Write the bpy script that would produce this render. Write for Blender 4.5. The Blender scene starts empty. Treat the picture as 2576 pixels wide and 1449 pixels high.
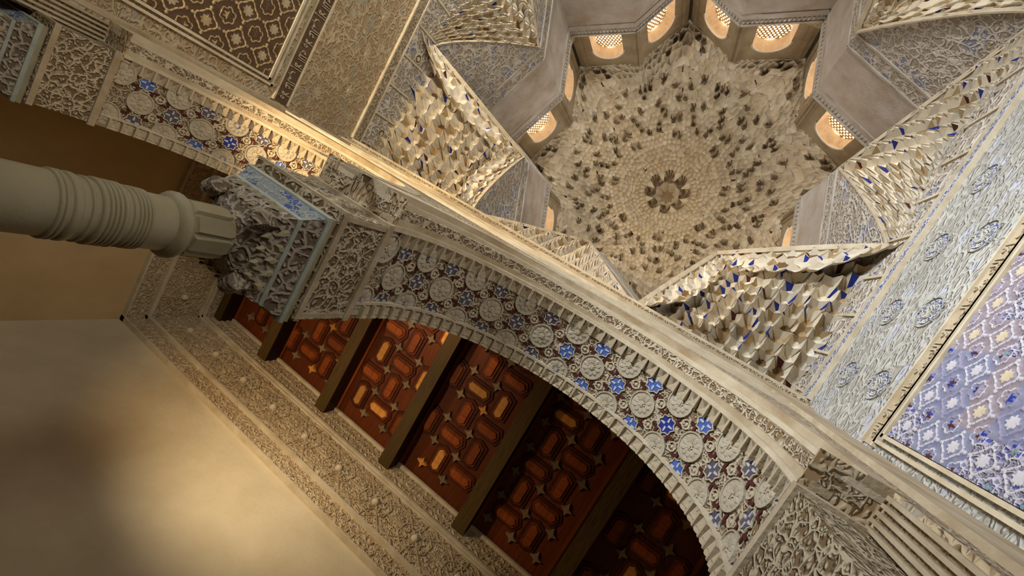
import bpy, math, random
from mathutils import Matrix, Vector
random.seed(7)
sc = bpy.context.scene
C = sc.collection
UP = 1.6            # lens height over the hall floor; heights below are measured from the lens
pi = math.pi

# ------------------------------------------------------------------ camera
ROWS = [(-0.807142, 0.49056053, 0.32843898), (-0.50413562, -0.86223728, 0.04893009), (0.30719551, -0.12608426, 0.94325695)]
CAM = (-1.5644, 0.1401)
cd = bpy.data.cameras.new('camera'); cam = bpy.data.objects.new('camera', cd); C.objects.link(cam)
r, d, f = [Vector(v) for v in ROWS]
m = Matrix((r, -d, -f)).transposed().to_4x4(); m.translation = (CAM[0], CAM[1], UP)
cam.matrix_world = m
cd.sensor_fit = 'HORIZONTAL'; cd.sensor_width = 36; cd.lens = 1078.8 / 2576 * 36; cd.clip_start = .01
sc.camera = cam

# ------------------------------------------------------------------ world, light, exposure
w = bpy.data.worlds.new('world'); sc.world = w; w.use_nodes = True
w.node_tree.nodes['Background'].inputs[0].default_value = (.75, .87, 1, 1)
w.node_tree.nodes['Background'].inputs[1].default_value = 1.0
sc.view_settings.view_transform = 'Standard'; sc.view_settings.look = 'None'
sc.view_settings.exposure = -0.2; sc.view_settings.gamma = 1.0; sc.view_settings.use_curve_mapping = False

def aim(o, loc, to):
    o.location = (loc[0], loc[1], loc[2] + UP)
    o.rotation_euler = (Vector(to) - Vector(loc)).to_track_quat('-Z', 'Y').to_euler()
def area(name, loc, to, sx, sy, power, col):
    l = bpy.data.lights.new(name, 'AREA'); l.shape = 'RECTANGLE'; l.size = sx; l.size_y = sy; l.energy = power; l.color = col
    o = bpy.data.objects.new(name, l); C.objects.link(o); aim(o, loc, to); return o
def spot(name, loc, to, power, col, deg, blend=.6, rad=.04):
    l = bpy.data.lights.new(name, 'SPOT'); l.energy = power; l.color = col; l.spot_size = math.radians(deg); l.spot_blend = blend; l.shadow_soft_size = rad
    o = bpy.data.objects.new(name, l); C.objects.link(o); aim(o, loc, to); return o
WARM = (1, .72, .40)
o = area('doorway_daylight', (3.0, 3.6, .6), (-3.1, 1.5, 4.6), 2.2, 2.6, 320, (.92, .96, 1)); o.data.spread = math.radians(72)
o = area('left_wall_fill', (-3.0, 4.6, 0), (3.1, 1.4, 4.4), 1.6, 2.4, 150, (1, .94, .80)); o.data.spread = math.radians(96)  # fill light added to brighten the left wall and arch soffit
spot('alcove_lamp', (.55, -1.5, 2.1), (.25, -2.82, 3.45), 104, (1, .80, .54), 124, 1, .04)
spot('alcove_fill', (2.2, -1.3, 1.3), (.8, -1.9, 4.2), 160, (1, .70, .38), 104, 1, .06)  # extra fill added to lift the alcove ceiling and end wall
spot('arch_uplight', (2.25, .13, 0), (1.05, -.02, 3.2), 900, WARM, 42, .6, .03)
spot('squinch_uplight', (2.95, .55, -.9), (2.2, 1.05, 6), 1500, (1, .80, .54), 33, .7, .03)
spot('dome_fill', (2.3, 4.9, -1.2), (-.2, 2.9, 12), 2400, (1, .93, .85), 62, .6, .10)  # added fill from below, set aside to model the dome and drum

# ------------------------------------------------------------------ materials
def srgb(r, g, b):
    def l(c):
        c /= 255
        return c / 12.92 if c <= .04045 else ((c + .055) / 1.055) ** 2.4
    return (l(r), l(g), l(b), 1)
class NT:
    def __init__(s, name, rough=.85):
        s.m = bpy.data.materials.new(name); s.m.use_nodes = True; s.t = s.m.node_tree
        s.b = s.t.nodes['Principled BSDF']; s.b.inputs['Roughness'].default_value = rough
        s.b.inputs['Specular IOR Level'].default_value = .2
    def n(s, kind, **kw):
        x = s.t.nodes.new(kind)
        for k, v in kw.items():
            if hasattr(x, k): setattr(x, k, v)
            else: x.inputs[k.replace('_', ' ')].default_value = v
        return x
    def l(s, a, b): s.t.links.new(a, b)
    def coord(s, kind='Object'):
        return s.n('ShaderNodeTexCoord').outputs[kind]
    def mix(s, fac, a, b):
        x = s.t.nodes.new('ShaderNodeMix'); x.data_type = 'RGBA'
        for i, v in ((0, fac), (6, a), (7, b)):
            if hasattr(v, 'links'): s.l(v, x.inputs[i])
            else: x.inputs[i].default_value = v
        return x.outputs[2]
    def ramp(s, v, *stops):
        x = s.t.nodes.new('ShaderNodeValToRGB'); e = x.color_ramp.elements
        while len(e) < len(stops): e.new(.5)
        for q, (p, c) in zip(e, stops):
            q.position = p; q.color = c if len(c) == 4 else (*c, 1)
        s.l(v, x.inputs[0]); return x.outputs[0]
    def bump(s, h, dist=.01, strength=.6):
        x = s.t.nodes.new('ShaderNodeBump'); x.inputs['Distance'].default_value = dist; x.inputs['Strength'].default_value = strength
        s.l(h, x.inputs['Height']); s.l(x.outputs[0], s.b.inputs['Normal'])
    def out(s, c):
        if hasattr(c, 'links'): s.l(c, s.b.inputs['Base Color'])
        else: s.b.inputs['Base Color'].default_value = c
        return s.m
BW = ((0, 0, 0), (1, 1, 1))
def plaster(name, c1, c2, scale=3, dist=.004, rough=.9, vary=0):
    t = NT(name, rough); co = t.coord()
    a = t.n('ShaderNodeTexNoise', Scale=scale, Detail=6, Roughness=.6); t.l(co, a.inputs['Vector'])
    g = t.n('ShaderNodeTexNoise', Scale=scale * 14, Detail=3); t.l(co, g.inputs['Vector'])
    c = t.mix(t.ramp(a.outputs[0], (.3, BW[0]), (.7, BW[1])), c1, c2)
    if vary:
        oi = t.n('ShaderNodeObjectInfo'); c = t.mix(t.ramp(oi.outputs['Random'], (0, BW[0]), (1, (vary,) * 3)), c, tuple(x * .45 for x in c2[:3]) + (1,))
    t.bump(g.outputs[0], dist); return t.out(c)
def carved(name, light, dark, scale=9, acc=None, accd=.5, dist=.03, stretch=(1, 1, 1), rough=.85):
    """shallow carved stucco: pale ridges round dark pierced grounds, optional traces of paint in the grounds"""
    t = NT(name, rough); mp = t.n('ShaderNodeMapping', Scale=stretch); t.l(t.coord(), mp.inputs[0]); co = mp.outputs[0]
    ns = t.n('ShaderNodeTexNoise', Scale=scale * .8, Detail=2); t.l(co, ns.inputs['Vector'])
    ad = t.n('ShaderNodeVectorMath', operation='MULTIPLY_ADD'); t.l(ns.outputs['Color'], ad.inputs[0]); ad.inputs[1].default_value = (1.1 / scale,) * 3; t.l(co, ad.inputs[2])
    v = t.n('ShaderNodeTexVoronoi', feature='DISTANCE_TO_EDGE', Scale=scale); t.l(ad.outputs[0], v.inputs['Vector'])
    v2 = t.n('ShaderNodeTexVoronoi', feature='F1', Scale=scale * 2.6); t.l(ad.outputs[0], v2.inputs['Vector'])
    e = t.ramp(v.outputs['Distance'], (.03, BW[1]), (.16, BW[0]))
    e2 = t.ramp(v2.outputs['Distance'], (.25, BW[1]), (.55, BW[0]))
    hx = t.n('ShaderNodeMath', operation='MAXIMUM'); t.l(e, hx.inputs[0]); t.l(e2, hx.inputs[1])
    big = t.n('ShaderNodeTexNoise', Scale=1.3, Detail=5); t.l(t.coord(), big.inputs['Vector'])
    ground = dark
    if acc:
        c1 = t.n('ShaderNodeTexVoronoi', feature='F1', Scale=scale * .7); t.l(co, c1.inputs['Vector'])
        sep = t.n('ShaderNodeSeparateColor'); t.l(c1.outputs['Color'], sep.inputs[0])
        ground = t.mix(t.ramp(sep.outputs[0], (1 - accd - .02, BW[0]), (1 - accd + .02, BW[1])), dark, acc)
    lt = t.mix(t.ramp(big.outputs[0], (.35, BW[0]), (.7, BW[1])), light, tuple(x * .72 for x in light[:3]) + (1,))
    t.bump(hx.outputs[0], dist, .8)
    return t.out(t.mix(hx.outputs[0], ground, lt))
def wood(name, c1, c2, axis='Y', scale=10, rough=.6):
    t = NT(name, rough); mp = t.n('ShaderNodeMapping', Scale=(14, 1.2, 14) if axis == 'Y' else (1.2, 14, 14)); t.l(t.coord(), mp.inputs[0])
    a = t.n('ShaderNodeTexNoise', Scale=scale * .3, Detail=6); t.l(mp.outputs[0], a.inputs['Vector'])
    oi = t.n('ShaderNodeObjectInfo')
    c = t.mix(t.ramp(a.outputs[0], (.3, BW[0]), (.7, BW[1])), c1, c2)
    c = t.mix(t.ramp(oi.outputs['Random'], (0, BW[0]), (1, (.8,) * 3)), c, tuple(x * .35 for x in c1[:3]) + (1,))
    t.bump(a.outputs[0], .004); return t.out(c)

M = {}
M['floor'] = plaster('marble_floor', srgb(150, 136, 112), srgb(134, 120, 96), 2, .001, .4)
M['white'] = plaster('white_plaster', srgb(208, 196, 170), srgb(184, 170, 142), 1.6, .006)
M['ochre'] = plaster('ochre_plaster', srgb(196, 170, 128), srgb(182, 156, 112), 2, .004)
M['stucco'] = plaster('plain_stucco', srgb(192, 178, 152), srgb(150, 130, 100), 4, .006)
M['stucco_grey'] = plaster('grey_stucco', srgb(190, 186, 178), srgb(158, 146, 128), 3, .01)
M['brown'] = plaster('drum_plaster', srgb(160, 144, 116), srgb(132, 114, 84), 3, .01)
M['reveal'] = plaster('window_reveal_plaster', srgb(196, 170, 132), srgb(176, 146, 104), 5, .004)
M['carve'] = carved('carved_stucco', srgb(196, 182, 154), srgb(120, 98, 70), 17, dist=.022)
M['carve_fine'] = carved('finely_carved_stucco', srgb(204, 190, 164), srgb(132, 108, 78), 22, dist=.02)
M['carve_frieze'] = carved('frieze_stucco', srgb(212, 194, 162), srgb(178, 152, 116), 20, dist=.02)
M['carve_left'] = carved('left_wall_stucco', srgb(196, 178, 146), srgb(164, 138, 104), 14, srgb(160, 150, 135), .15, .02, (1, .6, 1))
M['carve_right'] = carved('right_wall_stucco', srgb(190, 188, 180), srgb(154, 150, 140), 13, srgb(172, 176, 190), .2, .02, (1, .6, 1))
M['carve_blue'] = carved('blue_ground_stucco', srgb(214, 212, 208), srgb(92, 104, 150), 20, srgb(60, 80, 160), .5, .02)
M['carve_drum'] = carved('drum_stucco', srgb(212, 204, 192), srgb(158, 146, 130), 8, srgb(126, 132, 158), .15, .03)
M['worn'] = plaster('worn_stucco', srgb(196, 190, 182), srgb(166, 150, 130), 2.5, .02)
M['line'] = plaster('stucco_ridge', srgb(206, 194, 170), srgb(176, 160, 132), 6, .004)
M['disc'] = plaster('rosette_stucco', srgb(192, 182, 162), srgb(166, 154, 130), 9, .006)
M['hollow'] = plaster('muqarnas_hollow_shade', srgb(132, 104, 70), srgb(104, 78, 50), 6, .006, .9, .3)  # brown niche heads paint in the shade of the deep hollows
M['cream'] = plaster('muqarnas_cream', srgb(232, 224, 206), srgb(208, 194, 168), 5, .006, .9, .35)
M['shade'] = plaster('muqarnas_niche_shade', srgb(190, 168, 130), srgb(158, 130, 90), 6, .006, .9, .3)  # darker facets: niche shading put into the colour
M['blue'] = plaster('ultramarine_paint', srgb(46, 62, 150), srgb(34, 44, 120), 12, .004)
M['sky'] = plaster('cobalt_paint', srgb(60, 98, 178), srgb(92, 118, 186), 24, .01)
M['slate'] = plaster('faded_shaded_slate', srgb(104, 98, 104), srgb(84, 80, 92), 20, .008)  # worn paint near the springs, plus the dim soffit's shade painted in
M['red'] = plaster('oxblood_paint', srgb(88, 46, 38), srgb(66, 34, 30), 14, .004)
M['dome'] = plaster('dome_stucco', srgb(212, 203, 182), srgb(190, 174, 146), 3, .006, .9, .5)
M['dome_dark'] = plaster('dome_hollow_shade', srgb(150, 132, 104), srgb(120, 102, 76), 4, .006, .9, .4)  # shade of the deep dome cells painted as darker stucco
M['violet'] = plaster('faded_violet_paint', srgb(140, 136, 168), srgb(150, 140, 150), 8, .004)
M['green'] = plaster('faded_green_paint', srgb(96, 130, 128), srgb(120, 140, 134), 8, .004)
M['relief_l'] = plaster('left_panel_relief', srgb(186, 164, 128), srgb(160, 134, 98), 6, .006)
M['ground_l'] = plaster('left_panel_ground', srgb(104, 82, 60), srgb(84, 66, 50), 6, .006)
M['relief_r'] = plaster('right_panel_relief', srgb(196, 192, 196), srgb(176, 172, 178), 6, .004)
M['ground_r'] = carved('right_panel_ground', srgb(176, 172, 186), srgb(118, 114, 132), 16, srgb(70, 78, 150), .4, .02)
M['ground_v'] = plaster('faded_purple_ground', srgb(126, 112, 120), srgb(150, 140, 146), 14, .004)
M['ground_b'] = plaster('blue_grey_ground', srgb(104, 108, 140), srgb(132, 132, 146), 9, .004)
M['marble'] = plaster('column_marble', srgb(166, 156, 128), srgb(142, 132, 104), 4, .002, .5)
M['marble_carve'] = carved('carved_capital_marble', srgb(176, 164, 146), srgb(112, 96, 80), 15, dist=.014)
M['cap_panel'] = carved('abacus_panel', srgb(162, 166, 160), srgb(132, 138, 142), 26, srgb(64, 84, 140), .35, .008)
M['abacus'] = plaster('abacus_marble', srgb(176, 180, 170), srgb(146, 150, 138), 7, .003, .6)
M['wood'] = wood('dark_red_wood', srgb(118, 56, 18), srgb(92, 40, 12))
M['wood_piece'] = wood('red_brown_wood', srgb(156, 78, 28), srgb(118, 54, 18), scale=6)
M['wood_frame'] = wood('dark_frame_wood', srgb(84, 36, 12), srgb(62, 26, 10), scale=6)
M['wood_gold'] = wood('gilded_wood', srgb(222, 160, 82), srgb(196, 124, 52), scale=5)
M['wood_star'] = wood('grey_star_wood', srgb(150, 128, 100), srgb(128, 104, 78), scale=5)
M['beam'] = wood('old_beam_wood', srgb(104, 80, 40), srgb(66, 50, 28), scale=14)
M['beam_side'] = wood('beam_shaded_wood', srgb(58, 30, 18), srgb(40, 20, 12), scale=14)  # same beams, unlit sides coloured darker than the soffit
def glow(name, col, s):
    t = NT(name); t.b.inputs['Emission Color'].default_value = col; t.b.inputs['Emission Strength'].default_value = s
    return t.out((.9, .9, .9, 1))
M['pane'] = glow('daylit_glass', (.90, .95, 1, 1), 27)
M['lattice'] = plaster('lattice_plaster', srgb(196, 160, 110), srgb(176, 138, 88), 8, .002)

# ------------------------------------------------------------------ object helpers
class MB:
    def __init__(s): s.v = []; s.f = []; s.mi = []
    def face(s, pts, mi=0):
        k = len(s.v); s.v += [tuple(p) for p in pts]; s.f.append(tuple(range(k, k + len(pts)))); s.mi.append(mi)
    def add(s, verts, faces, mi=0):
        k = len(s.v); s.v += [tuple(p) for p in verts]
        for fc in faces: s.f.append(tuple(k + i for i in fc)); s.mi.append(mi)
    def box(s, x0, x1, y0, y1, z0, z1, mi=0):
        v = [(x, y, z) for z in (z0, z1) for y in (y0, y1) for x in (x0, x1)]
        s.add(v, [(0, 2, 3, 1), (4, 5, 7, 6), (0, 1, 5, 4), (2, 6, 7, 3), (0, 4, 6, 2), (1, 3, 7, 5)], mi)
    def obox(s, o, a, b, c, mi=0):
        """box from corner-centre o with half-axis vectors a, b, c"""
        o, a, b, c = map(Vector, (o, a, b, c))
        v = [o + i * a + j * b + k * c for k in (-1, 1) for j in (-1, 1) for i in (-1, 1)]
        s.add(v, [(0, 2, 3, 1), (4, 5, 7, 6), (0, 1, 5, 4), (2, 6, 7, 3), (0, 4, 6, 2), (1, 3, 7, 5)], mi)
    def prism(s, poly, o, e1, e2, e3, h0, h1, mi=0, taper=1.0, cap=True):
        """polygon in plane (e1,e2) extruded along e3"""
        o, e1, e2, e3 = map(Vector, (o, e1, e2, e3)); n = len(poly)
        cx = sum(p[0] for p in poly) / n; cy = sum(p[1] for p in poly) / n
        a = [o + e1 * x + e2 * y + e3 * h0 for x, y in poly]
        b = [o + e1 * (cx + (x - cx) * taper) + e2 * (cy + (y - cy) * taper) + e3 * h1 for x, y in poly]
        s.add(a + b, [(i, (i + 1) % n, n + (i + 1) % n, n + i) for i in range(n)], mi)
        if cap: s.face(b, mi)
    def lathe(s, prof, c=(0, 0), n=28, mi=0, square=None):
        k = len(s.v)
        for q in prof:
            rr, z = q[0], q[1]
            for i in range(n):
                a = 2 * pi * i / n
                s.v.append((c[0] + rr * math.cos(a), c[1] + rr * math.sin(a), z))
        for j in range(len(prof) - 1):
            for i in range(n):
                s.f.append((k + j * n + i, k + j * n + (i + 1) % n, k + (j + 1) * n + (i + 1) % n, k + (j + 1) * n + i)); s.mi.append(mi)
    def strip(s, path, wid, nrm, h0, h1, mi=0, closed=False):
        """raised strap of width wid along a 3D polyline lying in a plane with normal nrm"""
        nrm = Vector(nrm); P = [Vector(p) for p in path]; n = len(P); L = []; R = []
        for i in range(n):
            a = P[(i - 1) % n] if (closed or i > 0) else P[i]; b = P[(i + 1) % n] if (closed or i < n - 1) else P[i]
            sd = (b - a).normalized().cross(nrm) * wid / 2
            L.append(P[i] + sd); R.append(P[i] - sd)
        for i in range(n if closed else n - 1):
            j = (i + 1) % n
            s.face([L[i] + nrm * h1, L[j] + nrm * h1, R[j] + nrm * h1, R[i] + nrm * h1], mi)
            s.face([L[i] + nrm * h0, L[j] + nrm * h0, L[j] + nrm * h1, L[i] + nrm * h1], mi)
            s.face([R[i] + nrm * h1, R[j] + nrm * h1, R[j] + nrm * h0, R[i] + nrm * h0], mi)

def props(o, label=None, cat=None, group=None, kind=None):
    if label: o['label'] = label
    if cat: o['category'] = cat
    if group: o['group'] = group
    if kind: o['kind'] = kind
    return o
def root(name, loc, label=None, cat=None, group=None, kind=None):
    o = bpy.data.objects.new(name, None); C.objects.link(o); o.location = (loc[0], loc[1], loc[2] + UP); o.empty_display_size = .1
    return props(o, label, cat, group, kind)
def wloc(o):
    p = Vector(o.location)
    while o.parent: o = o.parent; p = p + Vector(o.location)
    return p
def mesh(name, mb, mats, off):
    me = bpy.data.meshes.new(name)
    me.from_pydata([(x - off[0], y - off[1], z - off[2]) for x, y, z in mb.v], [], mb.f)
    for mt in (mats if isinstance(mats, (list, tuple)) else [mats]): me.materials.append(M[mt])
    if len(me.polygons) == len(mb.mi): me.polygons.foreach_set('material_index', mb.mi)
    me.update(); return me
def build(name, mb, mats, parent=None, base=None, smooth=False, **kw):
    """vertices come in room coordinates (z from the lens); base = where the object's own origin sits"""
    if parent:
        p = wloc(parent); off = Vector((p[0], p[1], p[2] - UP))
        b = Vector(base) if base is not None else off
        o = bpy.data.objects.new(name, mesh(name, mb, mats, b)); o.parent = parent; o.location = b - off
    else:
        b = Vector(base) if base is not None else Vector((0, 0, 0))
        o = bpy.data.objects.new(name, mesh(name, mb, mats, b)); o.location = b + Vector((0, 0, UP))
    C.objects.link(o)
    if smooth:
        for q in o.data.polygons: q.use_smooth = True
    return props(o, **kw)
def inst(name, me, parent, o, e1=(1, 0, 0), e2=(0, 1, 0), e3=(0, 0, 1), **kw):
    """a copy of a shared mesh with its own frame; o in room coordinates"""
    p = wloc(parent); off = Vector((p[0], p[1], p[2] - UP))
    ob = bpy.data.objects.new(name, me); C.objects.link(ob); ob.parent = parent
    mm = Matrix((Vector(e1), Vector(e2), Vector(e3))).transposed().to_4x4(); mm.translation = Vector(o) - off
    ob.matrix_local = mm
    return props(ob, **kw)
def ngon(n, r, a0=0, r2=None):
    return [((r if (i % 2 == 0 or r2 is None) else r2) * math.cos(a0 + 2 * pi * i / n), (r if (i % 2 == 0 or r2 is None) else r2) * math.sin(a0 + 2 * pi * i / n)) for i in range(n)]
X, Y, Z = Vector((1, 0, 0)), Vector((0, 1, 0)), Vector((0, 0, 1))
HW, HL = 3.125, 6.25
Ro = HW / math.cos(pi / 8); Ri = Ro * math.cos(pi / 4) / math.cos(pi / 8)
FL = -UP
ZB = 4.88            # top of the walls, foot of the muqarnas
SILL = 9.15

# ------------------------------------------------------------------ room shell
b = MB(); b.box(-3.4, 3.4, -3.1, 6.6, FL - .15, FL); build('floor', b, 'floor', kind='structure')
def wall(name, x0, x1, y0, y1, z0, z1, mat):
    b = MB(); b.box(x0, x1, y0, y1, z0, z1); return build(name, b, mat, kind='structure')
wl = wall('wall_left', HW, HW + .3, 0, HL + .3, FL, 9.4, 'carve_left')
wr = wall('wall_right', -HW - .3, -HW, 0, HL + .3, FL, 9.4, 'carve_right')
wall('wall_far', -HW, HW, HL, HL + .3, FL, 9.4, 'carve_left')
wall('wall_alcove_rear', -HW, HW, -3.12, -2.82, FL, 4.6, 'white')
wall('wall_alcove_left', HW, HW + .3, -3.12, -.0, FL, 4.6, 'ochre')
wall('wall_alcove_right', -HW - .3, -HW, -3.12, -.0, FL, 4.6, 'ochre')

# ------------------------------------------------------------------ arcade wall with its two arch openings
YA, YH = -.675, 0.0          # alcove face, hall face
R0, ZC, ZS = .98, 1.95, 1.80
def arch_pt(cx, R, t):
    """t: arc length from the right spring (-X) over the crown to the left one; straight stilt below ZC"""
    st = ZC - ZS
    if t < st: return cx - R, ZS + t, Vector((-1, 0, 0)), Vector((0, 0, 1))
    a = (t - st) / R
    if a <= pi:
        return cx - R * math.cos(a), ZC + R * math.sin(a), Vector((-math.cos(a), 0, math.sin(a))), Vector((math.sin(a), 0, math.cos(a)))
    return cx + R, ZC - (t - st - pi * R), Vector((1, 0, 0)), Vector((0, 0, -1))
def arch_len(R): return pi * R + 2 * (ZC - ZS)
wa = root('wall_arcade', (0, -.3, 1.45), kind='structure')
for yf, RR, nm in ((YA, R0, 'alcove_face'), (YH, 1.24, 'hall_face')):
    b = MB(); top = ZB
    for cx in (-1.28, 1.28):
        n = 40; P = [arch_pt(cx, RR, arch_len(RR) * i / n)[:2] for i in range(n + 1)]
        for p, q in zip(P, P[1:]):
            if abs(p[0] - q[0]) > 1e-5: b.face([(p[0], yf, p[1]), (q[0], yf, q[1]), (q[0], yf, top), (p[0], yf, top)])
    xs = 1.28 - RR
    if xs > 0: b.face([(-xs, yf, 1.45), (xs, yf, 1.45), (xs, yf, top), (-xs, yf, top)])
    for s in (-1, 1):
        x0, x1 = sorted((s * (1.28 + RR), s * HW)); b.face([(x0, yf, FL if nm == 'hall_face' else 1.45), (x1, yf, FL if nm == 'hall_face' else 1.45), (x1, yf, top), (x0, yf, top)])
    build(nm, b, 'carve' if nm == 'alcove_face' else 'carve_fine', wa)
# impost blocks over the columns
for nx, x0, x1 in (('m', -.283, .283), ('l', 2.262, HW), ('r', -HW, -2.262)):
    zb0 = 1.45 if nx != 'r' else .95
    b = MB(); b.box(x0, x1, YA, -.165, zb0, ZS); ob = build('impost_block', b, 'carve', wa, base=((x0 + x1) / 2, -.42, zb0))
    b = MB()
    for z0, z1, e in ((zb0 + .005, zb0 + .035, .012), (1.755, 1.795, .016)): b.box(x0 - e, x1 + e, YA - e, -.165 + e, z0, z1)
    if nx == 'm':
        for s in (-1, 1):
            for yy in (YA + .012, -.18): b.box(s * .283 - .008, s * .283 + .008, yy - .012, yy + .012, 1.485, 1.755)
    build('impost_moulding', b, 'stucco', ob)
b = MB()
for x0, x1 in ((-.283, .283), (2.262, HW), (-HW, -2.262)): b.box(x0, x1, YA + .01, -.002, ZS + .002, ZS + .012)
build('impost_plate', b, 'carve_left', wa)
# hall-side strip beside the openings, horizontal mouldings and the cornice under the muqarnas
b = MB()
for s in (-1, 1):
    x0, x1 = sorted((s * 2.62, s * HW)); b.box(x0, x1, YH, .03, FL, ZB - .1)
build('alfiz_strip', b, 'stucco', wa)
for s in (-1, 1):
    x0, x1 = sorted((s * 2.50, s * HW)); b = MB(); b.box(x0, x1, -.17, -.001, FL, ZS); build('pier_return', b, 'carve_left', wa)
    b = MB()
    for q in range(5): b.box(*sorted((s * 2.478, s * 2.50)), -.155 + q * .03, -.140 + q * .03, FL, ZS - .02)
    build('pier_reeding', b, 'stucco', wa)
b = MB()
for z0, z1, y in ((3.32, 3.38, .02), (3.52, 3.56, .025), (4.30, 4.36, .03)): b.box(-2.62, 2.62, -.02, y, z0, z1)
build('string_moulding', b, 'line', wa)
for z0, z1, y0, y1, mt in ((4.62, 4.72, -.1, .05, 'stucco'), (4.72, 4.80, -.1, .075, 'carve_fine'), (4.80, ZB, -.1, .10, 'line')):
    b = MB(); b.box(-HW, HW, y0, y1, z0, z1); build('cornice', b, mt, wa)
b = MB(); b.box(-HW, HW, -.675, 0, ZB, 9.4); build('upper_wall', b, 'stucco_grey', wa)

# ------------------------------------------------------------------ the two arches: soffit, toothed bands, archivolt, painted ornament
def tooth_mesh():
    b = MB()      # x along the arch, y across, z towards the opening
    b.box(-.036, -.022, 0, .075, 0, .030)
    b.add([(-.022, 0, .004), (.036, 0, .004), (.036, .075, .020), (.007, .075, .030), (-.022, .075, .020), (.007, .035, .002)],
          [(0, 1, 5), (1, 2, 5), (2, 3, 5), (3, 4, 5), (4, 0, 5)])
    b.add([(-.022, .075, .020), (.007, .075, .030), (.036, .075, .020), (.036, .075, 0), (-.022, .075, 0)], [(0, 4, 3, 2, 1)])
    return mesh('tooth', b, 'stucco', (0, 0, 0))
tooth = tooth_mesh()
def rosette_mesh():
    b = MB(); n = 20
    b.prism(ngon(n, .084), (0, 0, 0), X, Y, Z, 0, .008)
    for i in range(10): 
        a = 2 * pi * i / 10
        b.prism([(.040 + .026 * math.cos(q), .017 * math.sin(q)) for q in (0, 1, 2, 3.14, 4.2, 5.2)], (0, 0, 0), (math.cos(a), math.sin(a), 0), (-math.sin(a), math.cos(a), 0), Z, .008, .013, 0, .6)
    b.prism(ngon(16, .024, 0, .017), (0, 0, 0), X, Y, Z, .008, .016, 1)
    b.prism(ngon(4, .015, pi / 4), (0, 0, 0), X, Y, Z, .016, .021, 0)
    P = [Vector((.079 * math.cos(2 * pi * i / 20), .079 * math.sin(2 * pi * i / 20), 0)) for i in range(20)]
    b.strip(P, .009, Z, .008, .014, 0, True)
    return b
ros = [mesh('rosette', rosette_mesh(), [a, c], (0, 0, 0)) for a, c in (('disc', 'line'), ('disc', 'violet'))]
def startile(mt):
    b = MB(); b.prism(ngon(16, .058, 0, .044), (0, 0, 0), X, Y, Z, 0, .006, 0)
    P = [Vector((x, y, 0)) for x, y in ngon(16, .060, 0, .047)]; b.strip(P, .006, Z, .004, .012, 1, True)
    for i in range(4):
        a = pi / 2 * i; b.prism([(.014, -.007), (.038, -.005), (.046, 0), (.038, .005), (.014, .007)], (0, 0, 0), (math.cos(a), math.sin(a), 0), (-math.sin(a), math.cos(a), 0), Z, .006, .010, 2)
    return mesh('star_tile', b, [mt, 'line', 'relief_r'], (0, 0, 0))
stars = [startile('sky'), startile('blue'), startile('slate')]
def chevron():
    b = MB(); b.prism([(0, -.006), (.030, -.036), (.040, -.018), (.018, 0), (.040, .018), (.030, .036), (0, .006)], (0, 0, 0), X, Y, Z, 0, .006, 0)
    b.strip([(.052, -.012, 0), (.056, 0, 0), (.052, .012, 0)], .008, Z, 0, .007, 1)
    return mesh('chevron_inlay', b, ['red', 'line'], (0, 0, 0))
chev = chevron()
def ringlet():
    b = MB(); b.strip([Vector((.026 * math.cos(2 * pi * i / 12), .026 * math.sin(2 * pi * i / 12), 0)) for i in range(12)], .007, Z, 0, .009, 0, True)
    b.prism(ngon(8, .013), (0, 0, 0), X, Y, Z, 0, .008, 0, .6); return mesh('ringlet', b, 'line', (0, 0, 0))
ringl = ringlet()
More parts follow.
